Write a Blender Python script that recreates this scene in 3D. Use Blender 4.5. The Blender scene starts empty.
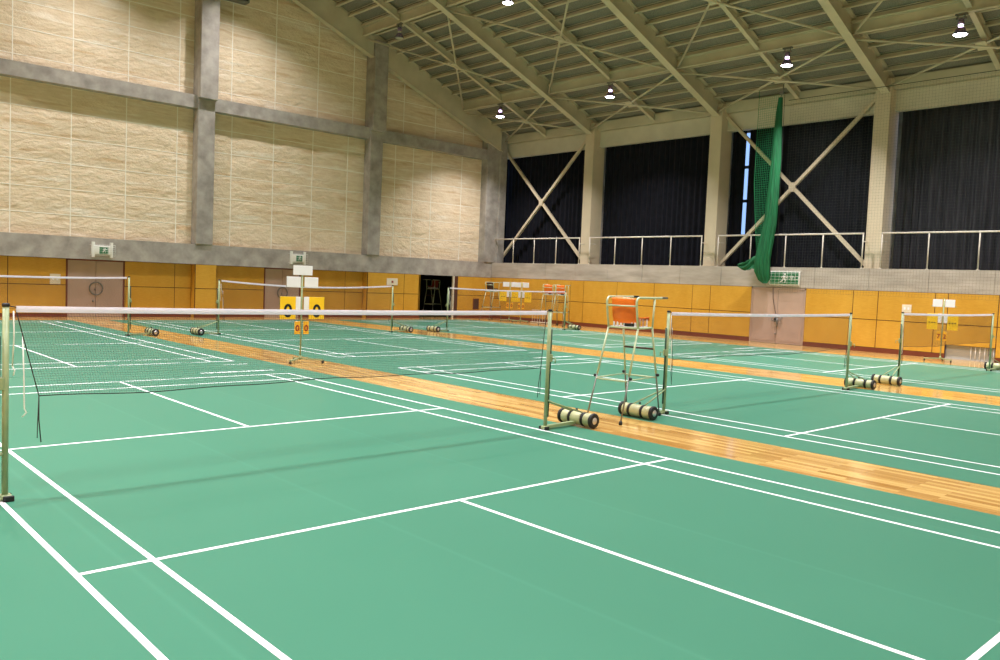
import bpy, math, random
from mathutils import Vector, Matrix
random.seed(7)
PI = math.pi
SC = bpy.context.scene
COL = SC.collection

# ------------------------------------------------------------------ materials
def s2l(c):
    return tuple(((v / 255 / 12.92) if v / 255 <= .04045 else ((v / 255 + .055) / 1.055) ** 2.4) for v in c) + (1,)

def mat(name, rgb, rough=.5, metal=0., spec=.5, emit=None, estr=0.):
    m = bpy.data.materials.new(name); m.use_nodes = True
    b = m.node_tree.nodes['Principled BSDF']
    b.inputs['Base Color'].default_value = s2l(rgb)
    b.inputs['Roughness'].default_value = rough
    b.inputs['Metallic'].default_value = metal
    b.inputs['Specular IOR Level'].default_value = spec
    if emit:
        b.inputs['Emission Color'].default_value = s2l(emit); b.inputs['Emission Strength'].default_value = estr
    return m

class NT:
    """small node helper around one material"""
    def __init__(s, m):
        s.m = m; s.n = m.node_tree.nodes; s.l = m.node_tree.links; s.b = s.n['Principled BSDF']
        s.tc = s.n.new('ShaderNodeTexCoord').outputs['Object']
    def mapping(s, scale=(1, 1, 1), rot=(0, 0, 0), loc=(0, 0, 0)):
        k = s.n.new('ShaderNodeMapping'); k.inputs['Scale'].default_value = scale
        k.inputs['Rotation'].default_value = rot; k.inputs['Location'].default_value = loc
        s.l.new(s.tc, k.inputs['Vector']); return k.outputs['Vector']
    def noise(s, vec, scale=5, detail=3, rough=.55):
        k = s.n.new('ShaderNodeTexNoise'); k.inputs['Scale'].default_value = scale
        k.inputs['Detail'].default_value = detail; k.inputs['Roughness'].default_value = rough
        s.l.new(vec, k.inputs['Vector']); return k.outputs['Fac']
    def ramp(s, fac, stops):
        k = s.n.new('ShaderNodeValToRGB'); e = k.color_ramp.elements
        while len(e) < len(stops): e.new(.5)
        for q, (p, c) in zip(e, stops): q.position = p; q.color = s2l(c)
        s.l.new(fac, k.inputs['Fac']); return k.outputs['Color']
    def mix(s, fac, a, b, mode='MIX'):
        k = s.n.new('ShaderNodeMix'); k.data_type = 'RGBA'; k.blend_type = mode
        for sock, v in ((k.inputs[0], fac), (k.inputs[6], a), (k.inputs[7], b)):
            if isinstance(v, (int, float)): sock.default_value = v
            elif isinstance(v, tuple): sock.default_value = v
            else: s.l.new(v, sock)
        return k.outputs[2]
    def color(s, c): s.l.new(c, s.b.inputs['Base Color'])
    def bump(s, h, strength=.3, dist=.02):
        k = s.n.new('ShaderNodeBump'); k.inputs['Strength'].default_value = strength; k.inputs['Distance'].default_value = dist
        s.l.new(h, k.inputs['Height']); s.l.new(k.outputs['Normal'], s.b.inputs['Normal'])

def noisy(name, c1, c2, scale=4, stretch=(1, 1, 1), rough=.6, bump=0., detail=4, lo=.35, hi=.65, **k):
    m = mat(name, c1, rough, **k); t = NT(m)
    f = t.noise(t.mapping(stretch), scale, detail)
    t.color(t.ramp(f, [(lo, c1), (hi, c2)]))
    if bump: t.bump(f, bump)
    return m

M = {}
M['concrete'] = noisy('concrete', (178, 172, 162), (136, 130, 122), 2.2, (1, 1, 1), .85, .15, 6, .3, .72)
M['concrete_panel'] = noisy('parapet_concrete', (186, 176, 162), (154, 146, 132), 1.6, (1, .5, 2.5), .85, .15, 6, .3, .7)
M['insul'] = mat('insulation_board', (228, 205, 160), .75, spec=.25)
t = NT(M['insul'])
f1 = t.noise(t.mapping((.28, 1, 2.6)), 1.5, 4, .55); f2 = t.noise(t.mapping((.9, 1, 1.6)), 3.0, 6, .65)
c = t.ramp(f1, [(.3, (204, 172, 132)), (.44, (234, 216, 188)), (.55, (220, 198, 166)), (.7, (244, 234, 216))])
c = t.mix(.25, c, t.ramp(f2, [(.3, (205, 185, 145)), (.7, (240, 226, 196))]))
t.color(c); t.bump(f2, 1.0, .08)
M['batten'] = mat('joint_tape', (244, 238, 222), .6)
M['panelwood'] = mat('wainscot_ply', (206, 140, 38), .38, spec=.4)
t = NT(M['panelwood'])
f1 = t.noise(t.mapping((1.2, 1.2, .5)), 1.4, 3); f2 = t.noise(t.mapping((3, 3, 40)), 2, 3)
t.color(t.mix(.3, t.ramp(f1, [(.3, (196, 146, 44)), (.7, (210, 162, 60))]), t.ramp(f2, [(.3, (182, 128, 34)), (.7, (220, 174, 72))])))
M['groove'] = mat('groove_brown', (74, 38, 20), .7)
M['skirt'] = mat('skirting_red_brown', (112, 52, 30), .5)
M['floorwood'] = mat('parquet', (205, 150, 70), .13, spec=.6)
t = NT(M['floorwood'])
br = t.n.new('ShaderNodeTexBrick'); t.l.new(t.mapping((1, 1, 1), (0, 0, PI / 2)), br.inputs['Vector'])
br.inputs['Scale'].default_value = 1; br.inputs['Brick Width'].default_value = .9; br.inputs['Row Height'].default_value = .085
br.inputs['Mortar Size'].default_value = .0015; br.offset = .37
br.inputs['Color1'].default_value = s2l((226, 190, 116)); br.inputs['Color2'].default_value = s2l((156, 108, 46)); br.inputs['Mortar'].default_value = s2l((120, 70, 22))
f1 = t.noise(t.mapping((14, .8, 1)), 1.5, 4)
t.color(t.mix(.3, br.outputs['Color'], t.ramp(f1, [(.3, (178, 128, 56)), (.7, (228, 192, 120))])))
M['mat'] = mat('green_court_vinyl', (100, 160, 134), .42, spec=.28)
t = NT(M['mat'])
f1 = t.noise(t.mapping((1, 1, 1)), .35, 3)
wv = t.n.new('ShaderNodeTexWave'); wv.wave_type = 'BANDS'; wv.bands_direction = 'X'; wv.wave_profile = 'SAW'
wv.inputs['Scale'].default_value = .172; wv.inputs['Distortion'].default_value = .0
t.l.new(t.mapping((1, 1, 1), loc=(.9, 0, 0)), wv.inputs['Vector'])
base = t.ramp(f1, [(.3, (60, 119, 96)), (.7, (66, 125, 102))])
t.color(t.mix(.5, base, t.ramp(wv.outputs['Fac'], [(0, (68, 130, 104)), (.015, (60, 121, 95)), (.98, (61, 123, 97)), (1, (71, 133, 107))])))
f2 = t.noise(t.mapping((1, 1, 1)), 160, 2); t.bump(f2, .05, .002)
M['line'] = mat('court_line_white', (246, 244, 248), .5)
M['steel'] = noisy('roof_steel_beige', (198, 190, 164), (186, 178, 152), 1.2, rough=.55)
M['colsteel'] = noisy('column_cream', (206, 192, 164), (194, 180, 152), .8, rough=.55)
M['header'] = noisy('header_panel', (206, 200, 178), (194, 188, 166), 1.0, rough=.6)
M['deck'] = noisy('roof_deck_board', (136, 134, 122), (104, 103, 92), 30, rough=.9, lo=.3, hi=.7)
M['curtain'] = noisy('blackout_cloth', (24, 25, 33), (18, 19, 25), 3, rough=.9, spec=.15)
M['curtain_lit_tone'] = noisy('blackout_cloth_painted_light', (52, 51, 56), (34, 34, 39), 2, (1, 3, .3), .85, spec=.2)  # same black cloth; light passing through is painted in as lighter grey
M['rail'] = mat('rail_paint', (212, 204, 188), .45)
M['post'] = noisy('post_olive_paint', (158, 172, 130), (146, 160, 118), 6, rough=.35)
M['weight'] = noisy('weight_olive_paint', (192, 194, 150), (178, 180, 138), 5, rough=.35)
M['dkgreen'] = mat('strap_dark_green', (36, 66, 46), .6)
M['rubber'] = mat('black_rubber', (26, 25, 26), .6)
M['hub'] = mat('silver_hub', (212, 206, 208), .3, metal=.7)
M['cord'] = mat('net_cord', (40, 30, 28), .7)
M['tape'] = noisy('net_tape', (244, 238, 246), (232, 226, 238), 8, rough=.6)
t = NT(M['tape']); tr = t.n.new('ShaderNodeBsdfTranslucent'); tr.inputs['Color'].default_value = s2l((250, 246, 252))
mx = t.n.new('ShaderNodeMixShader'); mx.inputs[0].default_value = .5
t.l.new(t.b.outputs[0], mx.inputs[1]); t.l.new(tr.outputs[0], mx.inputs[2]); t.l.new(mx.outputs[0], t.n['Material Output'].inputs['Surface'])
M['whitecord'] = mat('white_cord', (238, 236, 230), .6)
M['chairtube'] = noisy('chair_tube_green', (192, 206, 170), (178, 192, 158), 6, rough=.35)
M['orange'] = noisy('orange_plastic', (246, 124, 26), (238, 114, 20), 4, rough=.4)
M['brownplastic'] = mat('dark_brown_plastic', (70, 42, 34), .5)
M['redplastic'] = mat('dull_red_plastic', (150, 52, 40), .5)
M['yellow'] = noisy('score_card_yellow', (255, 206, 30), (250, 198, 22), 5, rough=.45)
M['amber'] = mat('score_card_amber', (250, 184, 34), .45)
M['whitecard'] = mat('white_card', (240, 238, 242), .45)
M['black'] = mat('black_print', (14, 13, 14), .5)
M['red'] = mat('red_print', (150, 40, 24), .5)
M['door'] = noisy('door_mauve_paint', (184, 158, 142), (176, 150, 134), 1.2, rough=.5)
M['metalgrey'] = mat('grey_metal', (128, 126, 120), .4, metal=.6)
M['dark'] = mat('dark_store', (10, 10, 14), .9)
M['switch'] = mat('switch_ivory', (224, 214, 190), .5)
M['exitgreen'] = mat('exit_green', (20, 110, 62), .5)
M['exitwhite'] = mat('exit_white', (228, 228, 220), .5)
M['greennet'] = noisy('divider_net_green', (4, 104, 58), (1, 80, 42), 9, (1, 1, .15), .7)
M['greencord'] = mat('divider_cord_green', (20, 128, 76), .7)
M['greycord'] = mat('protective_cord', (58, 66, 56), .7)
M['greywall'] = mat('low_window_board', (176, 172, 162), .55)
M['plaster'] = mat('plain_plaster', (206, 190, 150), .8)
M['bulb'] = mat('lamp_glow', (255, 250, 255), .4, emit=(252, 244, 255), estr=30)
M['neck'] = mat('lamp_neck_glow', (255, 240, 255), .4, emit=(240, 215, 255), estr=7)
M['reflector'] = mat('lamp_reflector', (150, 132, 176), .25, metal=.8)
M['offlens'] = mat('unlit_lens', (170, 176, 160), .3)
M['frame'] = mat('window_frame_alu', (96, 98, 104), .4, metal=.6)
M['glass'] = mat('window_glass', (235, 240, 245), .02)
M['glass'].node_tree.nodes['Principled BSDF'].inputs['Transmission Weight'].default_value = 1
M['glass'].node_tree.nodes['Principled BSDF'].inputs['IOR'].default_value = 1.05

# ------------------------------------------------------------------ mesh building
class MB:
    def __init__(s): s.v = []; s.f = []; s.mi = []; s.sm = []
    def add(s, vs, fs, mi=0, smooth=False):
        o = len(s.v); s.v += [tuple(p) for p in vs]
        for f in fs: s.f.append([i + o for i in f]); s.mi.append(mi); s.sm.append(smooth)
        return s
    def box(s, x0, x1, y0, y1, z0, z1, mi=0):
        v = [(x, y, z) for z in (z0, z1) for y in (y0, y1) for x in (x0, x1)]
        return s.add(v, [(0, 2, 3, 1), (4, 5, 7, 6), (0, 1, 5, 4), (2, 6, 7, 3), (0, 4, 6, 2), (1, 3, 7, 5)], mi)
    def bbox(s, x0, x1, y0, y1, z0, z1, b=.01, mi=0):
        """box with chamfered edges"""
        X = (x0, x1); Y = (y0, y1); Z = (z0, z1); v = []; idx = {}
        for i in (0, 1):
            for j in (0, 1):
                for k in (0, 1):
                    sx, sy, sz = (1 - 2 * i), (1 - 2 * j), (1 - 2 * k)
                    for a in range(3):
                        p = [X[i] + sx * b, Y[j] + sy * b, Z[k] + sz * b]
                        p[a] = (X[i], Y[j], Z[k])[a]
                        idx[(i, j, k, a)] = len(v); v.append(p)
        f = []
        for a in range(3):
            o = [q for q in range(3) if q != a]
            for side in (0, 1):
                q = []
                for (m, n) in ((0, 0), (1, 0), (1, 1), (0, 1)):
                    key = [0, 0, 0]; key[a] = side; key[o[0]] = m; key[o[1]] = n
                    q.append(idx[(key[0], key[1], key[2], a)])
                if (side == 0) ^ (a == 1): q.reverse()
                f.append(q)
        for a in range(3):          # edge along axis a
            o = [q for q in range(3) if q != a]
            for m in (0, 1):
                for n in (0, 1):
                    q = []
                    for (end, face) in ((0, o[0]), (0, o[1]), (1, o[1]), (1, o[0])):
                        key = [0, 0, 0]; key[a] = end; key[o[0]] = m; key[o[1]] = n
                        q.append(idx[(key[0], key[1], key[2], face)])
                    f.append(q)
        for i in (0, 1):
            for j in (0, 1):
                for k in (0, 1): f.append([idx[(i, j, k, a)] for a in range(3)])
        return s.add(v, f, mi)
    def beam(s, p, q, w, h, up=(0, 0, 1), mi=0):
        """rectangular bar from p to q, w across and h along up"""
        p = Vector(p); q = Vector(q); d = (q - p).normalized(); up = Vector(up)
        sd = d.cross(up).normalized(); u = sd.cross(d)
        v = [c + sd * a * w / 2 + u * b * h / 2 for c in (p, q) for a, b in ((-1, -1), (1, -1), (1, 1), (-1, 1))]
        return s.add(v, [(3, 2, 1, 0), (4, 5, 6, 7), (0, 1, 5, 4), (1, 2, 6, 5), (2, 3, 7, 6), (3, 0, 4, 7)], mi)
    def ibeam(s, p, q, w, h, tf, tw, up=(0, 0, 1)):
        """I section whose BOTTOM flange underside runs p to q"""
        p = Vector(p); q = Vector(q); d = (q - p).normalized(); sd = d.cross(Vector(up)).normalized(); u = sd.cross(d)
        for a, b, ww in ((0, tf, w), (tf, h - tf, tw), (h - tf, h, w)):
            m = u * (a + b) / 2
            s.beam(p + m, q + m, ww, b - a, up)
        return s
    def tube(s, pts, r, n=8, mi=0, cap=True, smooth=True):
        pts = [Vector(p) for p in pts]; R = r if isinstance(r, (list, tuple)) else [r] * len(pts)
        d0 = (pts[1] - pts[0]).normalized(); ref = Vector((0, 0, 1)) if abs(d0.z) < .9 else Vector((1, 0, 0))
        v = []; prev = d0.cross(ref).normalized()
        for i, p in enumerate(pts):
            if i == 0: d = d0
            elif i == len(pts) - 1: d = (pts[i] - pts[i - 1]).normalized()
            else: d = ((pts[i] - pts[i - 1]).normalized() + (pts[i + 1] - pts[i]).normalized()).normalized()
            a = (prev - d * prev.dot(d)).normalized(); prev = a; b = d.cross(a)
            for k in range(n):
                t = 2 * PI * k / n; v.append(p + (a * math.cos(t) + b * math.sin(t)) * R[i])
        f = []
        for i in range(len(pts) - 1):
            for k in range(n):
                f.append((i * n + k, i * n + (k + 1) % n, (i + 1) * n + (k + 1) % n, (i + 1) * n + k))
        s.add(v, f, mi, smooth)
        if cap:
            o = len(s.v) - len(v)
            s.f.append([o + k for k in reversed(range(n))]); s.mi.append(mi); s.sm.append(False)
            e = o + (len(pts) - 1) * n
            s.f.append([e + k for k in range(n)]); s.mi.append(mi); s.sm.append(False)
        return s
    def lathe(s, prof, org=(0, 0, 0), axis='Z', n=20, mi=0, smooth=True):
        v = []
        for r, h in prof:
            for k in range(n):
                t = 2 * PI * k / n; a, b = r * math.cos(t), r * math.sin(t)
                p = {'Z': (a, b, h), 'Y': (b, h, a), 'X': (h, a, b)}[axis]
                v.append((p[0] + org[0], p[1] + org[1], p[2] + org[2]))
        f = []
        for i in range(len(prof) - 1):
            for k in range(n): f.append((i * n + k, i * n + (k + 1) % n, (i + 1) * n + (k + 1) % n, (i + 1) * n + k))
        if prof[0][0] > 1e-5: f.append(tuple(reversed(range(n))))
        if prof[-1][0] > 1e-5: f.append(tuple((len(prof) - 1) * n + k for k in range(n)))
        return s.add(v, f, mi, smooth)
    def build(s, name, m, parent=None, loc=None):
        me = bpy.data.meshes.new(name); me.from_pydata(s.v, [], s.f)
        for q in (m if isinstance(m, (list, tuple)) else [m]): me.materials.append(q)
        me.polygons.foreach_set('material_index', s.mi); me.polygons.foreach_set('use_smooth', s.sm)
        me.update()
        o = bpy.data.objects.new(name, me); COL.objects.link(o)
        if parent: o.parent = parent
        if loc: o.location = loc
        return o

def tag(o, label, cat, group=None, kind=None):
    o['label'] = label; o['category'] = cat
    if group: o['group'] = group
    if kind: o['kind'] = kind
    return o
def thing(name, label, cat, loc=(0, 0, 0), rz=0, group=None, kind=None):
    o = bpy.data.objects.new(name, None); COL.objects.link(o); o.location = loc; o.rotation_euler = (0, 0, rz)
    o.empty_display_size = .2
    return tag(o, label, cat, group, kind)
def struct(name, mb, m, label, cat, group=None, parent=None):
    return tag(mb.build(name, m, parent), label, cat, group, 'structure')
def dup(root, loc, rz, label, group=None):
    r = root.copy(); COL.objects.link(r); r.location = loc; r.rotation_euler = (0, 0, rz); r['label'] = label
    if group: r['group'] = group
    kids = {}
    for ch in list(root.children): kids[ch] = list(ch.children)
    for ch, gs in kids.items():
        c2 = ch.copy(); COL.objects.link(c2); c2.parent = r
        for g in gs:
            d = g.copy(); COL.objects.link(d); d.parent = c2
    return r
def text(name, body, size, m, parent, loc, rot, ext=.002, sx=1.0, bold=0):
    cu = bpy.data.curves.new(name, 'FONT'); cu.body = body; cu.size = size; cu.extrude = ext; cu.offset = bold
    cu.align_x = 'CENTER'; cu.align_y = 'CENTER'; cu.resolution_u = 4
    tmp = bpy.data.objects.new('tmp', cu); COL.objects.link(tmp)
    bpy.context.view_layer.update()
    me = bpy.data.meshes.new_from_object(tmp.evaluated_get(bpy.context.evaluated_depsgraph_get()))
    bpy.data.objects.remove(tmp)
    me.materials.clear(); me.materials.append(m)
    o = bpy.data.objects.new(name, me); COL.objects.link(o); o.parent = parent; o.location = loc; o.rotation_euler = rot; o.scale = (sx, 1, 1)
    return o

# ------------------------------------------------------------------ the hall
XE = 24.1           # face of the window-side wall and its parapet
YN = 24.45          # face of the end wall's concrete frame
XW, YS = -10.4, -8.7
XR = 6.85            # ridge
def roofz(x): return 9.82 + .385 * (24.2 - x) if x >= XR else 9.82 + .385 * (24.2 - (2 * XR - x))

struct('floor', MB().box(XW - .3, 26.2, YS - .3, 29, -.2, 0), M['floorwood'], 'glossy varnished plank floor showing between the green mats', 'floor')

# --- end wall
mb = MB().box(XW, 24.15, YN, YN + .5, 2.1, 2.88)
mb.box(24.1, 24.4, YN, YN + .35, 2.1, 2.88)
struct('wall_north_sill_beam', mb, M['concrete'], 'long grey concrete beam just above the wood panelling of the end wall', 'beam')
mb = MB().box(XW, 24.15, YN, YN + .5, 8.12, 8.62)
struct('wall_north_tie_beam', mb, M['concrete'], 'upper grey concrete beam running across the end wall', 'beam')
mb = MB()
for x0, x1, zt in ((.2, .85, 14), (8.45, 9.15, 15.6), (16.38, 17.08, 12.4)):
    pass
def ccol(x0, x1, zt, label):
    mb = MB().bbox(x0 + .02, x1 - .02, YN - .06, YN + .5, 2.88, 8.5, .02).bbox(x0, x1, YN - .26, YN + .5, 8.5, zt, .02)
    struct('concrete_column', mb, M['concrete'], label, 'column', 'concrete columns of the end wall')
ccol(8.45, 9.17, 15.4, 'grey concrete column on the end wall between the two mauve doors, the taller')
ccol(16.36, 17.08, 12.5, 'grey concrete column on the end wall nearer the corner, top meeting the sloping roof beam')
mb = MB().bbox(24.32, 24.8, 24.32, 25.1, 2.2, 9.8, .02).bbox(23.5, 24.4, YN - .04, YN + .5, 2.88, 9.55, .02)
struct('concrete_column', mb, M['concrete'], 'broad grey concrete corner column where end wall meets curtained wall', 'column', 'concrete columns of the end wall')

# insulation boards, one object per bay and storey
def cladding(x0, x1, z0, ztop, vx, z_off, label):
    mb = MB(); y = YN + .42; nx = 24
    top = (lambda x: min(ztop, roofz(x) - .3)) if ztop > 9 else (lambda x: ztop)
    # gently quilted boards: every board is a raised field, pinched at its joints
    xs = sorted(set([x0, x1] + [v for v in vx if x0 < v < x1])); zs = [z0]
    z = z_off
    while z < max(top(x0), top(x1)):
        if z > z0 + .05: zs.append(z)
        z += .9
    zs.append(max(top(x0), top(x1)))
    for a, b in zip(xs, xs[1:]):
        for zz, (c, d) in enumerate(zip(zs, zs[1:])):
            n = 4
            g = []
            for j in range(n + 1):
                for i in range(n + 1):
                    u, w = i / n, j / n; px = a + (b - a) * u; pz = c + (d - c) * w
                    pz = min(pz, top(px))
                    bulge = .028 * (1 - (2 * u - 1) ** 4) * (1 - (2 * w - 1) ** 4) + random.uniform(-.004, .004) * (0 < i < n and 0 < j < n)
                    g.append((px, y - bulge, pz))
            fs = [(j * (n + 1) + i, j * (n + 1) + i + 1, (j + 1) * (n + 1) + i + 1, (j + 1) * (n + 1) + i) for j in range(n) for i in range(n)]
            mb.add(g, fs, 0, True)
    mb.box(x0, x1, y + .002, y + .1, z0, max(z0 + .1, min(top(x0), top(x1))))
    for v in xs[1:-1]: mb.box(v - .016, v + .016, y - .016, y + .004, z0, top(v), 1)
    for zz in zs[1:-1]:
        xe = x1
        if ztop > 9:
            for k in range(200):
                if top(xe) >= zz: break
                xe -= (x1 - x0) / 200
        if xe > x0 + .1: mb.box(x0, xe, y - .013, y + .004, zz - .014, zz + .014, 1)
    struct('wall_north_cladding', mb, [M['insul'], M['batten']], label, 'wall cladding', 'insulation boards of the end wall')
L = 'cream insulation boards with pale joints '
cladding(XW, 8.5, 2.88, 8.12, [-5.4, -3.5, -1.6, .3, 2.2, 4.1, 5.97, 7.85], 3.65, L + 'left of the tall concrete column, below the tie beam')
cladding(9.15, 16.4, 2.88, 8.12, [10.05, 11.88, 13.73, 15.5], 3.9, L + 'between the two concrete columns, below the tie beam')
cladding(17.05, 23.6, 2.88, 8.12, [18.1, 19.15, 20.27, 22.18], 3.86, L + 'beside the concrete corner column, below the tie beam')
cladding(XW, 8.5, 8.62, 16, [-5.4, -3.5, -1.6, .3, 2.25, 4.14, 6.02, 7.9], 8.95, L + 'above the tie beam, left of the tall concrete column')
cladding(9.15, 16.4, 8.62, 16, [10.0, 11.9, 13.9, 15.7], 9.0, L + 'above the tie beam, between the concrete columns')
cladding(17.05, 23.6, 8.62, 16, [18.5, 20.4, 22.2], 8.95, L + 'low triangle of ', ) if False else cladding(17.05, 23.6, 8.62, 16, [18.5, 20.4, 22.2], 9.3, 'small triangle of brownish cream boards under the roof slope near the corner')

# wainscot panels
def wains(name, fixed, lo, hi, seams, z1, seamz, axis, label, depth=.06, sk=True, skirt=.13, z0=0):
    """plywood panels on a backing: individual boards separated by dark grooves; 'fixed' is the front face"""
    mb = MB(); g = .012
    ss = [lo] + [q for q in seams if lo < q < hi] + [hi]
    def bx(a, b, c, d, z0_, z1_, mi):
        if axis == 'x': mb.box(a, b, c, d, z0_, z1_, mi)
        else: mb.box(c, d, a, b, z0_, z1_, mi)
    bx(lo, hi, fixed + .012, fixed + depth, z0, z1, 1)
    for a, b in zip(ss, ss[1:]):
        for c, d in ((skirt if sk else z0 + g, seamz - g), (seamz + g, z1 - g)):
            bx(a + g, b - g, fixed, fixed + .02, c, d, 0)
    if sk: bx(lo, hi, fixed - .012, fixed + .02, 0, skirt - g, 2)
    return struct(name, mb, [M['panelwood'], M['groove'], M['skirt']], label, 'wall panelling', 'wooden panelling along the walls')
YR = 24.85   # recessed panelling
wains('wall_north_panelling', YR, XW, 3.98, [-5.4, -3.5, -1.6, .28, 2.15], 2.1, 1.15, 'x', 'recessed amber plywood panelling at the left end of the end wall')
wains('wall_north_panelling', YR, 5.98, 8.5, [7.85], 2.1, 1.15, 'x', 'recessed plywood panelling right of the door nearest the left edge')
wains('wall_north_panelling', YN, 8.5, 9.35, [], 2.1, 1.15, 'x', 'narrow plywood pier under the taller concrete column')
wains('wall_north_panelling', YR, 9.35, 11.6, [], 2.1, 1.15, 'x', 'recessed plywood panel left of the door behind the score stand')
wains('wall_north_panelling', YR, 13.3, 16.5, [15.55], 2.1, 1.15, 'x', 'recessed plywood panelling right of the door behind the score stand')
wains('wall_north_panelling', YN, 16.5, 19.5, [18.55], 2.1, 1.15, 'x', 'bright plywood panelling left of the dark storeroom doorway')
wains('wall_north_panelling', YN, 21.86, 24.1, [], 2.1, 1.15, 'x', 'plywood panelling between dark doorway and room corner')
mb = MB()
for a, b in ((8.5, 8.56), (9.29, 9.35), (16.5, 16.56)): mb.box(a, b, YN + .03, YR + .05, 0, 2.1)
struct('trim_1', mb, M['panelwood'], 'plywood reveals at the steps between proud and recessed panelling', 'trim')
mb = MB().box(XW, 24.1, YR + .06, YR + .3, 0, 2.1).box(XW, 24.1, YN + .3, YR + .3, 2.05, 2.15)
for a, b in ((19.5, 21.62),): pass
mb = MB().box(XW, 19.45, YR + .09, YR + .3, 0, 2.6).box(22.95, 24.4, YR + .09, YR + .3, 0, 2.6).box(XW, 24.3, YN + .34, YR + .3, 2.1, 2.6).box(XW, 24.4, YN + .54, YN + .7, 2.5, 17)
struct('wall_north', mb, M['concrete'], 'concrete end wall behind panelling and insulation boards', 'wall')
# door frame posts and storeroom
mb = MB().box(19.42, 19.5, YN, YN + .12, 0, 2.1).box(21.54, 21.62, YN - .02, YN + .08, 0, 2.1, 1).box(21.62, 21.86, YN - .005, YN + .08, 0, 2.1, 2)
struct('trim_2', mb, [M['panelwood'], M['switch'], M['groove']], 'jambs of the dark storeroom doorway', 'trim')
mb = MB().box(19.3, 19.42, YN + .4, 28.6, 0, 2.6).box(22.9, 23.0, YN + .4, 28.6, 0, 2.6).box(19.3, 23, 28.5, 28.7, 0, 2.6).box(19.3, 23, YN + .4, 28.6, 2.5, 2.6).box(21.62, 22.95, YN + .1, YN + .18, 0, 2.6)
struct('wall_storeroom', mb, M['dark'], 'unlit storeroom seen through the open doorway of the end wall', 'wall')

def double_door(name, lo, hi, fixed, z1, axis, label, ring=True):
    o = thing(name, label, 'door', kind='structure')
    mid = (lo + hi) / 2
    def put(mb, a, b, c, d, e, f, mi=0):
        if axis == 'x': mb.box(a, b, c, d, e, f, mi)
        else: mb.box(c, d, a, b, e, f, mi)
    for a, b in ((lo + .05, mid - .006), (mid + .006, hi - .05)):
        mb = MB(); put(mb, a, b, fixed + .02, fixed + .07, .01, z1 - .05)
        put(mb, a + .06, b - .06, fixed + .012, fixed + .03, .1, z1 - .15)
        lf = mb.build('door_leaf', M['door'], o)
    mb = MB()
    for a, b, e, f in ((lo, lo + .05, 0, z1), (hi - .05, hi, 0, z1), (lo, hi, z1 - .05, z1)): put(mb, a, b, fixed, fixed + .09, e, f)
    mb.build('door_frame', M['skirt'] if axis == 'x' else M['door'], o)
    h = MB()
    def P(u, d, z): return (u, fixed - d, z) if axis == 'x' else (fixed - d, u, z)
    if ring:
        pts = [P(mid + .23 * math.cos(t), .03, 1.05 + .23 * math.sin(t)) for t in [2 * PI * k / 20 for k in range(21)]]
        h.tube(pts, .022, 6); h.tube([P(mid - .04, .03, 1.05), P(mid - .04, .03, .98)], .02, 6); h.tube([P(mid - .1, .02, .62), P(mid - .1, .02, .56)], .03, 6)
        h.build('ring_handle', M['metalgrey'], o)['label'] = 'round metal ring handle across both leaves'
    else:
        h.tube([P(mid - .22, .04, 1.05), P(mid - .2, .06, .86), P(mid + .16, .06, .86), P(mid + .18, .04, 1.05)], .02, 6)
        h.tube([P(mid - .05, .05, .98), P(mid - .05, .05, .62)], .03, 6)
        h.tube([P(mid + .02, .03, .4), P(mid + .02, .03, .34)], .035, 6)
        h.build('lock_bar', M['metalgrey'], o)
    return o
double_door('door_1', 3.98, 5.98, YR, 2.1, 'x', 'mauve double door in the end wall nearest the left edge, dark ring handle')
double_door('door_2', 11.6, 13.3, YR, 2.1, 'x', 'mauve double door in the end wall behind the near score stand')

# --- window-side wall
z1 = 2.12
wains('wall_east_panelling', XE, -8.7, .9, [-7, -5, -3, -1.1], z1, 1.12, 'y', 'plywood panelling of the curtained wall at the right edge', skirt=.17)
wains('wall_east_panelling', XE, .9, 2.36, [], z1, 1.12, 'y', 'plywood panel above the low barred window', sk=False, z0=.45)
wains('wall_east_panelling', XE, 2.36, 7.2, [2.75, 4.59, 5.45], z1, 1.12, 'y', 'plywood panelling between low barred window and beige door', skirt=.17)
wains('wall_east_panelling', XE, 9.4, 24.45, [11.24, 12.09, 14.02, 16.05, 18.03, 18.84, 20.4, 22.3], z1, 1.12, 'y', 'long run of plywood panelling from the beige door to the room corner', skirt=.17)
double_door('door_3', 7.2, 9.4, XE, 2.1, 'y', 'beige double door in the curtained wall under the green exit sign', ring=False)
mb = MB()
for k in range(17):
    a, b = 24.45 - (k + 1) * 1.95, 24.45 - k * 1.95
    mb.box(XE + random.uniform(0, .004), XE + .25, a + .006, b - .006, 2.12, 2.88)
mb.box(XE + .02, XE + .24, YS, 24.45, 2.13, 2.87)
struct('wall_east_parapet', mb, M['concrete_panel'], 'grey concrete parapet band above the panelling of the curtained wall', 'parapet')
mb = MB().box(XE + .06, 26, YS, 25.1, 0, .02).box(XE + .09, XE + .3, YS, .88, 0, 2.12).box(XE + .09, XE + .3, 2.4, 24.6, 0, 2.12).box(XE + .09, XE + .3, .88, 2.4, .45, 2.12).box(XE + .1, 26.0, YS, 25.1, 2.1, 2.6)
mb.box(25.95, 26.1, YS, 4.0 - 8.9, 2.6, 9.4).box(25.3, 26.1, 25.05, 25.3, 2.2, 10)
struct('wall_east', mb, M['concrete'], 'curtained side wall behind panelling and parapet', 'wall')
# low barred window
o = thing('floor_window', 'low grey floor-level window with white bars under the panelling near the right edge', 'window', (XE, 0, 0), kind='structure')
mb = MB().box(.1, .14, .9, 2.36, 0.02, .5).box(.02, .14, .9, 2.36, 0, .03); mb.build('window_board', M['greywall'], o)
for y in (.95, 1.06, 1.2, 1.34, 1.47, 1.6): MB().tube([(.05, y, .02), (.05, y, .45)], .012, 6).build('window_bar', M['whitecord'], o)

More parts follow.
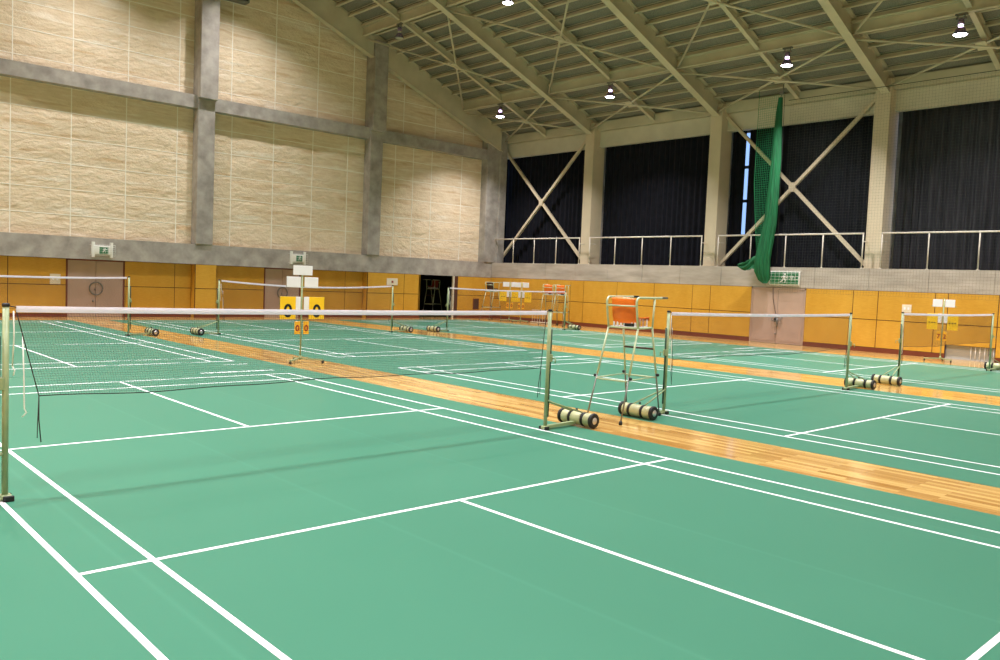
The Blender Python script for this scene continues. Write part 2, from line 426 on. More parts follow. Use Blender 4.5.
# steel columns, headers, eaves
CY = [24.9, 18.48, 11.7, 5.08, -1.75, -8.5]
for cy, lab in zip(CY[1:5], ('cream steel column nearest the room corner', 'cream steel column left of the green divider net', 'cream steel column right of the green divider net', 'cream steel column beyond the right edge')):
    mb = MB().bbox(24.55, 25.35, cy - .27, cy + .27, 2.5, 9.45, .012).box(24.52, 25.38, cy - .3, cy + .3, 2.6, 2.92)
    struct('steel_column', mb, M['colsteel'], lab, 'column', 'steel columns of the curtained wall')
for k in range(5):
    a, b = CY[k + 1] + .27, CY[k] - (.27 if k else -.1)
    lab = ('beside the room corner', 'second from the room corner', 'behind the green divider net', 'over the grey-lit curtain at the right', 'beyond the right edge')[k]
    mb = MB().box(24.98, 25.2, a, b, 8.4, 9.08).box(24.95, 25.22, a, b, 8.38, 8.44)
    struct('header_panel', mb, M['header'], 'cream header panel above the curtain ' + lab, 'header panel', 'cream headers above the curtains')
mb = MB().box(24.78, 25.2, YS, 25.1, 9.1, 9.5).box(25.2, 26.1, YS, 25.1, 8.5, 9.9)
struct('trim_3', mb, M['steel'], 'beige eave girder along the top of the curtained wall', 'girder')

# --- plain walls never in view
struct('wall_west', MB().box(XW - .3, XW, YS, 25.1, 0, 9.9), M['plaster'], 'plain side wall behind the photographer on the left', 'wall')
mb = MB().box(XW - .3, 26.1, YS - .3, YS, 0, 9.9).box(XW, 26, YS - .3, YS, 9.9, 12).box(-1, 19, YS - .3, YS, 12, 15.8)
struct('wall_south', mb, M['plaster'], 'plain end wall behind the photographer', 'wall')

# --- roof
mb = MB()
def slope_slab(z0, z1, y0, y1):
    for xa, xb in ((XR, 26.3), (XW - .6, XR)):
        v = [(x, y, roofz(x) + dz) for dz in (z0, z1) for y in (y0, y1) for x in (xa, xb)]
        mb.add(v, [(0, 2, 3, 1), (4, 5, 7, 6), (0, 1, 5, 4), (2, 6, 7, 3), (0, 4, 6, 2), (1, 3, 7, 5)])
slope_slab(0, .15, YS - .4, 25.4)
struct('ceiling', mb, M['deck'], 'speckled olive-grey roof deck boards between the purlins', 'ceiling')
# small purlins directly under the deck
k = 0; x = 24.9
while x > XR + .2:
    mb = MB()
    z = roofz(x)
    mb.box(x + .07, x + .08, YS, 24.6, z - .18, z + .02).box(x - .05, x + .08, YS, 24.6, z - .19, z - .18).box(x - .05, x - .042, YS, 24.6, z - .18, z - .16).box(x - .03, x + .08, YS, 24.6, z - .012, z - .004)
    struct('roof_purlin', mb, M['steel'], 'thin beige roof purlin under the deck boards', 'purlin', 'thin purlins under the roof deck')
    x -= .66
def raf(y, lab):
    mb = MB()
    for s in (1, -1):
        xe = 24.95 if s > 0 else 2 * XR - 24.95
        mb.ibeam((XR, y, roofz(XR) - .74), (xe, y, roofz(xe) - .74), .3, .68, .035, .03)
    struct('roof_rafter', mb, M['steel'], lab, 'roof beam', 'deep main roof beams')
raf(18.48, 'deep beige roof beam landing on the steel column nearest the corner')
raf(11.7, 'deep beige roof beam landing on the steel column left of the green net')
raf(5.0, 'deep beige roof beam landing on the steel column right of the green net')
raf(-1.75, 'deep beige roof beam beyond the upper right corner')
mb = MB()
for s in (1, -1):
    xe = 24.4 if s > 0 else 2 * XR - 24.4
    mb.ibeam((XR, YN - .02, roofz(XR) - 1.12), (xe, YN - .02, roofz(xe) - 1.12), .3, 1.02, .03, .2)
struct('gable_beam', mb, M['steel'], 'deep beige roof beam sloping along the top of the end wall', 'roof beam')
for (y, lab) in ((21.6, 'slim beige roof beam between end wall and first deep beam'), (15.0, 'slim beige roof beam between first and second deep beams'), (8.3, 'slim beige roof beam above the green divider net'), (1.55, 'slim beige roof beam at the upper right corner')):
    mb = MB()
    mb.ibeam((XR, y, roofz(XR) - .42), (24.9, y, roofz(24.9) - .42), .16, .3, .02, .02)
    struct('roof_beam', mb, M['steel'], lab, 'roof beam', 'slim roof beams between the deep ones')
for x, lab in ((21.7, 'beige cross girder carrying the lower row of lamps'), (15.8, 'beige cross girder carrying the upper row of lamps'), (9.9, 'beige cross girder near the ridge')):
    z = roofz(x)
    mb = MB().box(x - .08, x + .08, YS, YN, z - .52, z - .49).box(x - .015, x + .015, YS, YN, z - .49, z - .15).box(x - .08, x + .08, YS, YN, z - .18, z - .15)
    struct('cross_girder', mb, M['steel'], lab, 'roof girder', 'cross girders of the roof')
# sway bracing rods
yb = [24.3, 18.48, 11.7, 4.98, -1.75]
names = ('next to the end wall', 'between the first two deep beams', 'above the green divider net', 'at the upper right corner')
for i in range(4):
    for (xa, xb, wh) in ((24.5, 21.8, 'lower'), (21.6, 15.9, 'upper')):
        o = thing('sway_brace', wh + ' crossed pair of thin roof rods ' + names[i], 'roof bracing', group='crossed roof rods')
        dz = -.56
        y0, y1 = yb[i] - .1, yb[i + 1] + .1
        MB().tube([(xa, y0, roofz(xa) + dz), (xb, y1, roofz(xb) + dz)], .042, 6).build('rod', M['steel'], o)
        MB().tube([(xb, y0, roofz(xb) + dz - .06), (xa, y1, roofz(xa) + dz - .06)], .042, 6).build('rod', M['steel'], o)
        xm, ym = (xa + xb) / 2, (y0 + y1) / 2
        sl = roofz(xm + .25) - roofz(xm - .25)
        MB().beam((xm - .2, ym, roofz(xm) + dz - .03 - sl * .4), (xm + .2, ym, roofz(xm) + dz - .03 + sl * .4), .3, .03).build('gusset_plate', M['steel'], o)

# ------------------------------------------------------------------ windows and curtains of the gallery
for k in range(4):
    a, b = CY[k + 1] + .27, CY[k] - .27
    o = thing('window_%d' % (k + 1), ('window wall behind the curtain beside the room corner', 'window wall behind the second curtain', 'window wall seen as a blue slit beside the curtain', 'window wall behind the curtain near the right edge')[k], 'window', (25.75, 0, 0), kind='structure')
    mb = MB()
    for y in [a + (b - a) * q / 4 for q in range(5)]: mb.box(-.03, .03, y - .03, y + .03, 2.6, 8.5)
    for z in (2.65, 4.2, 5.62, 7.0, 8.45): mb.box(-.03, .03, a, b, z - .06, z + .06)
    mb.build('window_frame', M['frame'], o)
    MB().box(-.006, .006, a, b, 4.2, 8.5).build('window_pane', M['glass'], o)
    MB().box(-.02, .02, a, b, 2.6, 4.18).build('lower_board', M['frame'], o)
mb = MB()
for cy in CY[1:5]: mb.box(25.6, 26.0, cy - .3, cy + .3, 2.6, 9)
struct('trim_4', mb, M['concrete'], 'wall piers between the windows behind the steel columns', 'trim')

def curtain(a, b, label, amp=.05, x=25.44, m='curtain'):
    o = thing('curtain', label, 'curtain', (x, 0, 0), group='black curtains of the gallery')
    n = int((b - a) / .035); prof = []
    for i in range(n + 1):
        y = a + (b - a) * i / n
        ph = y * 2 * PI / .28 + .8 * math.sin(y * 3.1) + .5 * math.sin(y * 7.7)
        prof.append((amp * math.sin(ph) + .02 * math.sin(y * 1.7), y))
    lev = (2.62, 5.4, 8.55); v = []; f = []
    for side in (0, .012):
        for j, z in enumerate(lev):
            s = (1.15, 1, .8)[j]
            v += [(px * s + side, y, z) for px, y in prof]
    N = n + 1
    for j in range(2):
        for i in range(n):
            f.append((j * N + i + 1, j * N + i, (j + 1) * N + i, (j + 1) * N + i + 1))
            q = 3 * N + j * N; f.append((q + i, q + i + 1, q + N + i + 1, q + N + i))
    MB().add(v, f, 0, True).build('curtain_cloth', M[m], o)
    MB().tube([(.0, a, 8.6), (.0, b, 8.6)], .02, 6).build('curtain_track', M['metalgrey'], o)
    return o
curtain(18.8, 25.06, 'black curtain beside the concrete corner column, behind crossed braces')
curtain(12.0, 18.2, 'plain black curtain in the bay without braces, nearer the corner')
curtain(5.25, 10.67, 'black curtain behind the green divider net, right of the blue slit', .05)
curtain(10.79, 11.42, 'narrow strip of black curtain left of the blue window slit', .04)
curtain(-1.5, 4.7, 'black curtain with grey-lit folds at the right edge', .09, m='curtain_lit_tone')
curtain(-8.4, -2.0, 'black curtain beyond the right edge', .06)

# guard rails
def guard(a, b, n, label):
    o = thing('guard_rail', label, 'railing', (XE + .12, 0, 2.88), group='cream guard rails on the parapet')
    MB().tube([(0, a, 1.22), (0, b, 1.22)], .03, 8).build('top_rail', M['rail'], o)
    for i in range(n + 1):
        y = a + .02 + (b - a - .04) * i / n
        p = MB().tube([(0, y, 0), (0, y, 1.21)], .022, 8); p.lathe([(.05, 0), (.05, .012), (.03, .02)], (0, y, 0), n=10); p.build('rail_post', M['rail'], o)
    for y in (a + .02, b - .02): MB().tube([(.0, y, .95), (.42, y, .95)], .018, 6).build('wall_stub', M['rail'], o)
guard(18.5, 24.5, 4, 'cream guard rail on the parapet beside the room corner')
guard(11.84, 17.9, 4, 'cream guard rail on the parapet before the plain black curtain')
guard(5.27, 11.1, 4, 'cream guard rail on the parapet behind the green divider net')
guard(-1.45, 4.66, 4, 'cream guard rail on the parapet at the right edge')

def xbrace(a, b, label):
    o = thing('cross_brace', label, 'brace', (24.9, 0, 0), group='crossed steel braces before the curtains')
    z0, z1 = 2.95, 8.95; m = ((a + b) / 2, (z0 + z1) / 2)
    MB().beam((0, a, z0), (0, b, z1), .12, .12, (1, 0, 0)).build('brace_bar', M['colsteel'], o)
    for q in ((a, z1), (b, z0)):
        dy, dz = m[0] - q[0], m[1] - q[1]
        MB().beam((-.001, q[0], q[1]), (-.001, q[0] + dy * .965, q[1] + dz * .965), .12, .12, (1, 0, 0)).build('brace_bar', M['colsteel'], o)
    mb = MB(); k = .17
    v = [(x, m[0] + sy * k * .75, m[1] + sz * k) for x in (-.09, .02) for sy, sz in ((-1, -.55), (-.5, -1), (.5, -1), (1, -.55), (1, .55), (.5, 1), (-.5, 1), (-1, .55))]
    mb.add(v, [tuple(range(8)), tuple(reversed(range(8, 16)))] + [(i, i + 8, (i + 1) % 8 + 8, (i + 1) % 8) for i in range(8)])
    mb.build('gusset_plate', M['colsteel'], o)
xbrace(18.76, 24.8, 'crossed cream steel braces in the bay beside the room corner')
xbrace(5.36, 11.42, 'crossed cream steel braces in the bay behind the green net')

# ------------------------------------------------------------------ lamps
LX, LXU = 21.7, 15.8
def lamp_proto(label, lit=True):
    x = LX; z = roofz(x)
    o = thing('ceiling_lamp', label, 'lamp', (x, 15, z - .52), group='hanging lamps under the roof girders')
    mb = MB().box(-.06, .06, -.16, .16, -.05, 0).tube([(0, -.1, -.04), (0, -.1, -.16)], .02, 6).tube([(0, .1, -.04), (0, .1, -.16)], .02, 6)
    mb.box(-.05, .05, -.14, .14, -.17, -.14); mb.build('bracket', M['metalgrey'], o)
    MB().lathe([(.02, -.16), (.075, -.17), (.085, -.2), (.085, -.3), (.07, -.32)], n=16).build('socket', M['reflector'], o)
    MB().lathe([(.068, -.32), (.066, -.38), (.075, -.4)], n=16).build('lamp_neck', M['neck'] if lit else M['offlens'], o)
    MB().lathe([(.076, -.4), (.13, -.45), (.17, -.54), (.19, -.6), (.2, -.61), (.194, -.615), (.165, -.55), (.125, -.465), (.07, -.415)], n=24).build('reflector', M['reflector'], o)
    MB().lathe([(.0, -.655), (.08, -.65), (.15, -.63), (.188, -.605), (.15, -.59), (0, -.585)], n=24).build('lens', M['bulb'] if lit else M['offlens'], o)
    return o
L0 = lamp_proto('lit lamp on the lower girder between the first two deep roof beams')
L0.location = (LX, 14.95, roofz(LX) - .52)
dup(L0, (LX, 21.62, roofz(LX) - .52), 0, 'lit lamp on the lower girder nearest the end wall')
dup(L0, (LX, 7.18, roofz(LX) - .52), 0, 'lit lamp on the lower girder above the green divider net')
dup(L0, (LX, 1.75, roofz(LX) - .52), 0, 'lit lamp on the lower girder at the upper right corner')
dup(L0, (LXU, 14.95, roofz(LXU) - .52), 0, 'lit lamp on the upper girder at the top edge of the photo')
LU = lamp_proto('unlit grey lamp on the upper girder near the end wall', False); LU.location = (LXU, 21.6, roofz(LXU) - .52)

LP = 1.0
def area(x, y, z, p):
    l = bpy.data.lights.new('lamp_light', 'AREA'); l.shape = 'DISK'; l.size = .38; l.energy = p; l.color = (1.0, .955, .985); l.spread = 1.95
    o = bpy.data.objects.new('lamp_light', l); COL.objects.link(o); o.location = (x, y, z)
for x in (21.7, 15.8, 9.9, 3.95, -2.0, -7.9):
    for y in (21.62, 14.95, 7.18, 1.75, -5.0):
        if x == 15.8 and y == 21.62: continue
        area(x, y, roofz(x) - 1.2, 340 * LP)

# ------------------------------------------------------------------ courts
CX = [0, 8.61, 17.95]; RY = [0, 15.72]
MX = [(-3.66, 3.63), (4.87, 12.33), (14.0, 21.45)]
MYR = [(-7.9, 7.84), (7.86, 23.0)]
places = [['nearest green court mat in front with white lines, under the long nearest net', 'middle green court mat beside the standing umpire chair, lines converging right', 'green court mat beside the curtained wall at the right edge'],
          ['green court mat at the far left before the mauve door', 'green court mat at the back middle beyond the near score stand', 'green court mat in the far corner by the orange umpire chairs']]
for r in range(2):
    for c in range(3):
        (x0, x1), (y0, y1) = MX[c], MYR[r]
        o = thing('court_mat', places[r][c], 'court mat', (CX[c], RY[r], 0), group='green badminton court mats')
        MB().box(x0 - CX[c], x1 - CX[c], y0 - RY[r], y1 - RY[r], 0, .003).build('vinyl_sheet', M['mat'], o)
        mb = MB(); w = .02; z0, z1 = .002, .0045
        def ln(xa, xb, ya, yb): mb.box(xa, xb, ya, yb, z0, z1 + (.0006 if xb - xa > 1 else 0))
        for s in (-1, 1):
            ln(s * 3.03 - w, s * 3.03 + w, -6.7, 6.7); ln(s * 2.57 - w, s * 2.57 + w, -6.7, 6.7)
            for yy in (2.0, 5.92, 6.68): ln(-3.05, 3.05, s * yy - w, s * yy + w)
            ln(-w, w, s * 2.0 if s > 0 else -6.7, 6.7 if s > 0 else -2.0)
        mb.build('court_lines', M['line'], o)
        # the rows of small white printed characters on the margin (unreadable at this size)
        mk = MB(); side = 1 if r == 0 else -1
        random.seed(3)
        xx = 1.6 if r == 0 else 2.55; hh = 1 if r == 0 else .5
        while xx < 3.0:
            wd = random.uniform(.05, .09); yy = side * 7.28
            mk.box(xx, xx + wd, yy - .05 * hh, yy + .05 * hh, z0, z1) if random.random() < .5 else mk.box(xx, xx + wd, yy - .05 * hh, yy - .02 * hh, z0, z1).box(xx, xx + wd, yy + .02 * hh, yy + .05 * hh, z0, z1)
            xx += wd + .018
        mk.build('margin_print', M['line'], o)

# ------------------------------------------------------------------ net posts with weighted wheel carts
def post_proto():
    o = thing('net_post', '', 'net post', (0, 0, .006), group='wheeled net posts')
    mb = MB().tube([(0, 0, .03), (0, 0, 1.53)], .024, 12); mb.build('pole', M['post'], o)
    MB().lathe([(.025, 1.53), (.028, 1.533), (.028, 1.552), (.02, 1.558)], n=12).build('pole_cap', M['rubber'], o)
    b = MB().beam((-.03, 0, .032), (.62, 0, .05), .055, .04)
    b.bbox(-.045, .03, -.038, .038, .012, .05, .006); b.build('base_bar', M['post'], o)
    for y in (-.05, .05): MB().bbox(-.055, .02, y - .012, y + .012, 0, .045, .004).build('rubber_foot', M['rubber'], o)
    ax = .63; zc = .1
    MB().tube([(ax, -.3, zc), (ax, .3, zc)], .014, 8).build('axle', M['metalgrey'], o)
    for s in (-1, 1):
        ty = MB().lathe([(.07, -.022), (.094, -.02), (.1, -.01), (.1, .01), (.094, .02), (.07, .022)], (ax, s * .275, zc), 'Y', 24).build('wheel', M['rubber'], o)
        MB().lathe([(0, -.027), (.03, -.03), (.035, -.024), (.068, -.018), (.068, .018), (.035, .024), (.03, .03), (0, .027)], (ax, s * .275, zc), 'Y', 20).build('hub', M['hub'], ty)
    for a, b_ in ((-.25, -.14), (-.105, .085), (.12, .25)):
        MB().lathe([(.06, a), (.086, a + .008), (.09, a + .016), (.09, b_ - .016), (.086, b_ - .008), (.06, b_)], (ax, 0, zc), 'Y', 24).build('weight', M['weight'], o)
    for y in (-.122, .102): MB().lathe([(.07, y - .018), (.094, y - .014), (.094, y + .014), (.07, y + .018)], (ax, 0, zc), 'Y', 24).build('weight_ring', M['rubber'], o)
    for s in (-1, 1): MB().tube([(.02, s * .015, .38), (.1, s * .03, .345), (ax - .03, s * .1, .19)], .011, 8).build('strut', M['post'], o)
    MB().tube([(.045, 0, 1.3), (.05, .01, .9), (.052, .012, .5), (.05, .01, .16)], .013, 8).build('tension_strap', M['dkgreen'], o)
    mb = MB().bbox(.012, .06, -.03, .03, .88, .98, .006).tube([(.04, -.03, .93), (.04, -.09, .93), (.04, -.09, .87)], .008, 6); mb.build('cleat', M['post'], o)
    MB().lathe([(0, .2), (.016, .2), (.016, .225), (0, .23)], (ax, .03, 0), n=10).build('knob', M['rubber'], o)
    return o
PX = [[(-3.0, 3.1), (5.66, 11.8), (14.38, 20.55)], [(-2.95, 3.22), (5.76, 11.95), (14.42, 20.72)]]
where = [['nearest net', 'net by the nearest umpire chair', 'net before the right score stand'], ['farthest-left net', 'back middle net', 'net in the far corner']]
P0 = None
for r in range(2):
    for c in range(3):
        for e in range(2):
            lab = 'wheeled net post at the %s end of the %s' % (('left', 'right')[e], where[r][c])
            loc = (PX[r][c][e], RY[r] + (.0 if r == 0 else .3), .003); rz = 0 if e else PI
            zs = 1.045 if r else (1, 1, 1.02)[c]
            if P0 is None:
                P0 = post_proto(); P0.location = loc; P0.rotation_euler = (0, 0, rz); P0['label'] = lab
            else: dup(P0, loc, rz, lab).scale = (1, 1, zs)

# ------------------------------------------------------------------ nets
def net(xl, xr, y, sag, slant, label, zl=.82, zt=1.54):
    o = thing('badminton_net', label, 'net', (xl, y, 0), group='badminton nets')
    W = xr - xl
    def top(u): return zt - sag * 4 * u * (1 - u)
    def bot(u): return zl - sag * .5 * 4 * u * (1 - u) + .012 * math.sin(u * 9 + xl) + .006 * math.sin(u * 31)
    def pos(u, w):            # u along, w from top (0) to bottom (1); sides lean in towards the foot
        x = u * W; l = slant * w * (1 - u) - slant * .4 * w * u
        return (x + l, .012 * math.sin(u * 14 + 2 * w) * w, top(u) - .035 - (top(u) - .035 - bot(u)) * w)
    e0, e1 = .07 / W, 1 - .06 / W
    mb = MB(); r = .00075
    def cord(pts):
        v = []
        for p in pts: v += [(p[0], p[1] - r * 1.2, p[2] - r), (p[0] + r, p[1] + r, p[2] + r), (p[0] - r, p[1] + r, p[2] + r)] if abs(pts[0][2] - pts[-1][2]) < .3 else [(p[0], p[1] - r * 1.2, p[2]), (p[0] + r, p[1] + r, p[2]), (p[0] - r, p[1] + r, p[2])]
        f = []
        for i in range(len(pts) - 1):
            for k in range(3): f.append((i * 3 + k, i * 3 + (k + 1) % 3, i * 3 + 3 + (k + 1) % 3, i * 3 + 3 + k))
        mb.add(v, f)
    nv = int(W / .021)
    for i in range(nv + 1):
        u = e0 + (e1 - e0) * i / nv
        cord([pos(u, .0), pos(u, .33), pos(u, .67), pos(u, 1)])
    for j in range(1, 35):
        cord([pos(e0 + (e1 - e0) * i / 24, j / 35) for i in range(25)])
    mb.build('mesh_panel', M['cord'], o)
    # white tape folded over the cord
    n = 30; v = []; f = []
    for i in range(n + 1):
        u = e0 + (e1 - e0) * i / n; x, _, _ = pos(u, 0); z = top(u)
        v += [(x, -.006, z - .05), (x, -.008, z - .022), (x, -.004, z), (x, .004, z), (x, .008, z - .022), (x, .006, z - .05)]
    for i in range(n):
        for k in range(6): f.append((i * 6 + k, i * 6 + (k + 1) % 6, i * 6 + 6 + (k + 1) % 6, i * 6 + 6 + k))
    f += [tuple(range(6)), tuple(reversed(range(n * 6, n * 6 + 6)))]
    MB().add(v, f).build('top_tape', M['tape'], o)
    MB().tube([(.03, 0, zt - .003), (W * e0 + .01, 0, zt - .013)], .005, 6).tube([(W - .03, 0, zt - .003), (W * e1 - .01, 0, zt - .013)], .005, 6).build('head_cord', M['cord'], o)
    MB().tube([pos(e0 + (e1 - e0) * i / 40, 1) for i in range(41)], .0045, 6).build('bottom_cord', M['cord'], o)
    for u in (e0, e1): MB().tube([pos(u, w / 6) for w in range(7)], .0045, 6).build('side_cord', M['cord'], o)
    for u, dx in ((e0, .02), (e1, -.03)):
        p = pos(u, 1)
        MB().tube([p, (p[0] + dx * .3, p[1] + .02, p[2] - .2), (p[0] + dx, p[1] + .01, p[2] - .38)], .0045, 6).tube([p, (p[0] - .01, p[1] - .012, p[2] - .2), (p[0] - .012, p[1] - .01, p[2] - .34)], .0035, 6).build('tie_cord', M['cord'], o)
    MB().tube([(.05, -.012, 1.5), (.055, -.014, 1.3), (.045, -.012, 1.07)], .0055, 6).tube([(.045, -.012, 1.07), (.06, -.012, 1.03), (.05, -.014, .99)], .005, 6).tube([(.12, .01, 1.3), (.13, .012, 1.0), (.135, .012, .72), (.15, .012, .69), (.12, .012, .655)], .0055, 6).build('white_tie_cord', M['whitecord'], o)
    return o
net(*PX[0][0], 0, .012, .17, 'nearest badminton net spanning the left half, white tape on top')
net(*PX[0][1], 0, .02, .1, 'badminton net right of the standing umpire chair, before the beige door')
net(*PX[0][2], 0, .02, .1, 'small badminton net at the right edge before a yellow score stand', .8, 1.57)
net(*PX[1][0], RY[1] + .3, .06, .1, 'distant badminton net at the left edge before the mauve door', .75, 1.61)
net(*PX[1][1], RY[1] + .3, .12, .1, 'sagging badminton net in the back middle beyond the near score stand', .78, 1.62)
net(*PX[1][2], RY[1] + .3, .04, .1, 'badminton net in the far corner before the orange umpire chairs', .8, 1.62)

# ------------------------------------------------------------------ umpire chairs
def chair(seatmat, label, loc, rz, cat='umpire chair', name='umpire_chair'):
    o = thing(name, label, cat, loc, rz, 'tall umpire chairs')
    r = .0145
    YA, YB, XB, XF, ZS = -.235, .235, -.22, .22, 1.31       # seat frame corners
    FB, FF, FY = -.66, .52, .27                             # feet
    def lerp(a, b, t): return tuple(p + (q - p) * t for p, q in zip(a, b))
    for y, fy in ((YA, -FY), (YB, FY)):
        for xs, xf in ((XB, FB), (XF, FF)):
            a, b = (xs, y, ZS), (xf, fy, .03)
            lg = MB().tube([a, lerp(a, b, .52)], r, 8).tube([lerp(a, b, .5), b], r * .8, 8, 1).build('leg', [M['chairtube'], M['metalgrey']], o)
            k = lerp(a, b, .54)
            MB().lathe([(0, -.02), (.02, -.018), (.022, 0), (.02, .018), (0, .02)], (k[0], k[1] + (.025 if y > 0 else -.025), k[2]), 'Y', 10).build('knob', M['rubber'], lg)
            MB().lathe([(0, -.03), (.024, -.028), (.026, 0), (.02, .022), (0, .025)], b, 'Z', 12).build('foot', M['rubber'], lg)
        # arm loop: back upright curving into the arm rail, forward upright down to the seat frame
        pts = [(XB, y, ZS), (XB - .05, y, 1.5), (XB - .08, y, 1.67)]
        for t in (20, 45, 70, 90): pts.append((XB - .08 + .07 * (1 - math.cos(math.radians(t))), y, 1.67 + .07 * math.sin(math.radians(t))))
        pts += [(.2, y, 1.742), (.64, y, 1.745)]
        MB().tube(pts, r * 1.1, 8).build('arm_rail', M['chairtube'], o)
        MB().tube([(XF + .0, y, ZS), (XF + .04, y, 1.735)], r, 8).build('arm_support', M['chairtube'], o)
        MB().bbox(.48, .65, y - .02, y + .02, 1.73, 1.762, .006).build('arm_pad', M['rubber'] if y > 0 else M['metalgrey'], o)
    MB().tube([(XB, YA, ZS), (XF, YA, ZS), (XF, YB, ZS), (XB, YB, ZS), (XB, YA, ZS)], r, 8).build('seat_frame', M['chairtube'], o)
    MB().tube([(XB - .075, YA, 1.62), (XB - .075, YB, 1.62)], r * .8, 8).build('back_rail', M['chairtube'], o)
    # rungs on the ladder side, footrest and spreader
    def leg(xs, xf, t, y): return lerp((xs, y, ZS), (xf, FY if y > 0 else -FY, .03), t)
    for t in (.57,): MB().tube([leg(XB, FB, t, YA), leg(XB, FB, t, YB)], r * .8, 8).build('rung', M['chairtube'], o)
    MB().tube([leg(XF, FF, .24, YA), leg(XF, FF, .24, YB)], r, 8).build('rung', M['brownplastic'], o)
    MB().tube([leg(XF, FF, .57, YA), leg(XF, FF, .57, YB)], r * .8, 8).build('rung', M['chairtube'], o)
    for s in (YA, YB): MB().tube([leg(XB, FB, .56, s), leg(XF, FF, .56, s)], r * .6, 6).build('spreader', M['chairtube'], o)
    # seat shell on white slats
    mb = MB(); n = 10
    def shell(prof, halfw, th):
        v = []; m = len(prof)
        for side in (0, 1):
            for (x, z, nx, nz) in prof:
                for j in range(n + 1):
                    t = -1 + 2 * j / n
                    curve = .03 * t * t
                    v.append((x + nx * (curve + side * -th), halfw * t, z + nz * (curve + side * -th)))
        f = []; N = n + 1
        for i in range(m - 1):
            for j in range(n):
                a = i * N + j; f.append((a, a + 1, a + N + 1, a + N)); a += m * N; f.append((a + N, a + N + 1, a + 1, a))
        for i in range(m - 1):
            for j in (0, n): a = i * N + j; f.append((a, a + N, a + N + m * N, a + m * N))
        for j in range(n):
            for i in (0, m - 1): a = i * N + j; f.append((a, a + 1, a + 1 + m * N, a + m * N))
        mb.add(v, f, 0, True)
    shell([(XB + .1, 1.44, 0, 1), (.0, 1.43, 0, 1), (.12, 1.435, 0, 1), (.21, 1.44, -.2, 1), (.235, 1.405, -1, .3)], .185, .014)
    mb.build('seat', seatmat, o)
    mb = MB()
    shell([(XB + .04, 1.375, 1, .1), (XB + .0, 1.45, 1, .1), (XB - .03, 1.58, 1, .1), (XB - .045, 1.71, 1, .0), (XB - .035, 1.735, .6, -.6)], .185, .014)
    mb.build('backrest', seatmat, o)
    mb = MB()
    for i in range(7):
        y = -.17 + .34 * i / 6
        mb.box(.16, .172, y - .012, y + .012, 1.32, 1.43).box(XB + .03, XB + .04, y - .012, y + .012, 1.32, 1.39)
    mb.box(XB + .02, XF - .03, -.18, .18, 1.315, 1.33)
    mb.build('seat_support', M['whitecard'], o)
    MB().bbox(XB + .02, XB + .1, -.14, .0, 1.33, 1.375, .01).build('tool_box', M['rubber'], o)
    return o
c0 = chair(M['orange'], 'tall umpire chair with orange seat standing on the plank strip between two nets', (4.89, .1, 0), .18)
c1 = dup(c0, (22.9, 19.05, 0), .5, 'tall orange umpire chair by the corner wall, left one of the close pair')
c2 = dup(c0, (22.95, 18.32, 0), .5, 'tall orange umpire chair by the corner wall, right one of the close pair')
c3 = chair(M['brownplastic'], 'tall umpire chair with dark brown seat, alone by the wall in the corner', (22.9, 23.0, 0), .3)
c4 = chair(M['redplastic'], 'tall umpire chair with dull red seat inside the dark storeroom doorway', (21.5, 26.0, 0), PI + .4)
for q in (c1, c2, c3, c4): q.scale = (1, 1, 1.07)

# ------------------------------------------------------------------ score stands
def stand(label, loc, rz, d1='0', d2='0', s1='0', s2='0', top=True, k=1.0):
    o = thing('score_stand', label, 'score stand', loc, rz, 'yellow score stands')
    R = (PI / 2, 0, 0)
    MB().tube([(0, 0, .06), (0, 0, 1.95 if top else 1.84)], .018, 10).build('pole', M['post'], o)
    MB().beam((0, .06, .085), (-.38, -.32, .075), .04, .03).beam((0, .06, .085), (.38, -.32, .075), .04, .03).beam((0, .0, .084), (0, .3, .075), .04, .03).lathe([(.032, .06), (.032, .14), (.02, .15)], n=12).build('base_frame', M['post'], o)
    for x, y in ((-.37, -.31), (.37, -.31), (0, .28)): MB().lathe([(0, -.018), (.032, -.016), (.034, 0), (.032, .016), (0, .018)], (x, y, .034), 'X', 14).box(x - .02, x + .02, y - .01, y + .01, .034, .07).build('caster', M['rubber'], o)
    def card(name, x0, x1, z0, z1, m, y=-.03): return MB().bbox(x0 * k, x1 * k, y, y + .014, z0, z1, .003).build(name, m, o)
    MB().beam((-.36, -.005, 1.62), (.36, -.005, 1.62), .012, .02).beam((-.46, -.005, 1.36), (.46, -.005, 1.36), .012, .02).beam((-.16, -.005, .86), (.16, -.005, .86), .012, .02).build('card_arm', M['post'], o)
    if top: card('name_board', -.22, .22, 1.86, 2.06, M['whitecard'])
    card('name_card', -.36, -.045, 1.6, 1.82, M['whitecard']); card('name_card', .045, .36, 1.6, 1.82, M['whitecard'])
    for s, d in ((-1, d1), (1, d2)):
        xc = s * .33; xk = xc * k
        p = card('score_card', xc - .175, xc + .175, .93, 1.4, M['yellow'], -.05)
        if d: text('digit', d, .385, M['black'], p, (xk, -.052, 1.09), R, .001, 1.0, .009)
        else:
            for q in (-.08, 0, .07): MB().bbox(xk + q - .02, xk + q + .02, -.058, -.048, 1.12, 1.15, .002).build('card_mark', M['black'], p)
        card('set_card', s * .1 - .06, s * .1 + .06, 1.13, 1.4, M['whitecard'], -.035)
        g = card('game_card', s * .1 - .065, s * .1 + .065, .61, .88, M['amber'], -.04)
        text('digit', s1 if s < 0 else s2, .18, M['red'], g, (s * .1 * k, -.042, .73), R, .001, 1, .005)
    if not top: o.scale = (1, 1, 1.05)
    return o
S0 = stand('score stand on the plank strip behind the nearest net, yellow cards showing 0 and 0', (4.2, 8.35, 0), -.05)
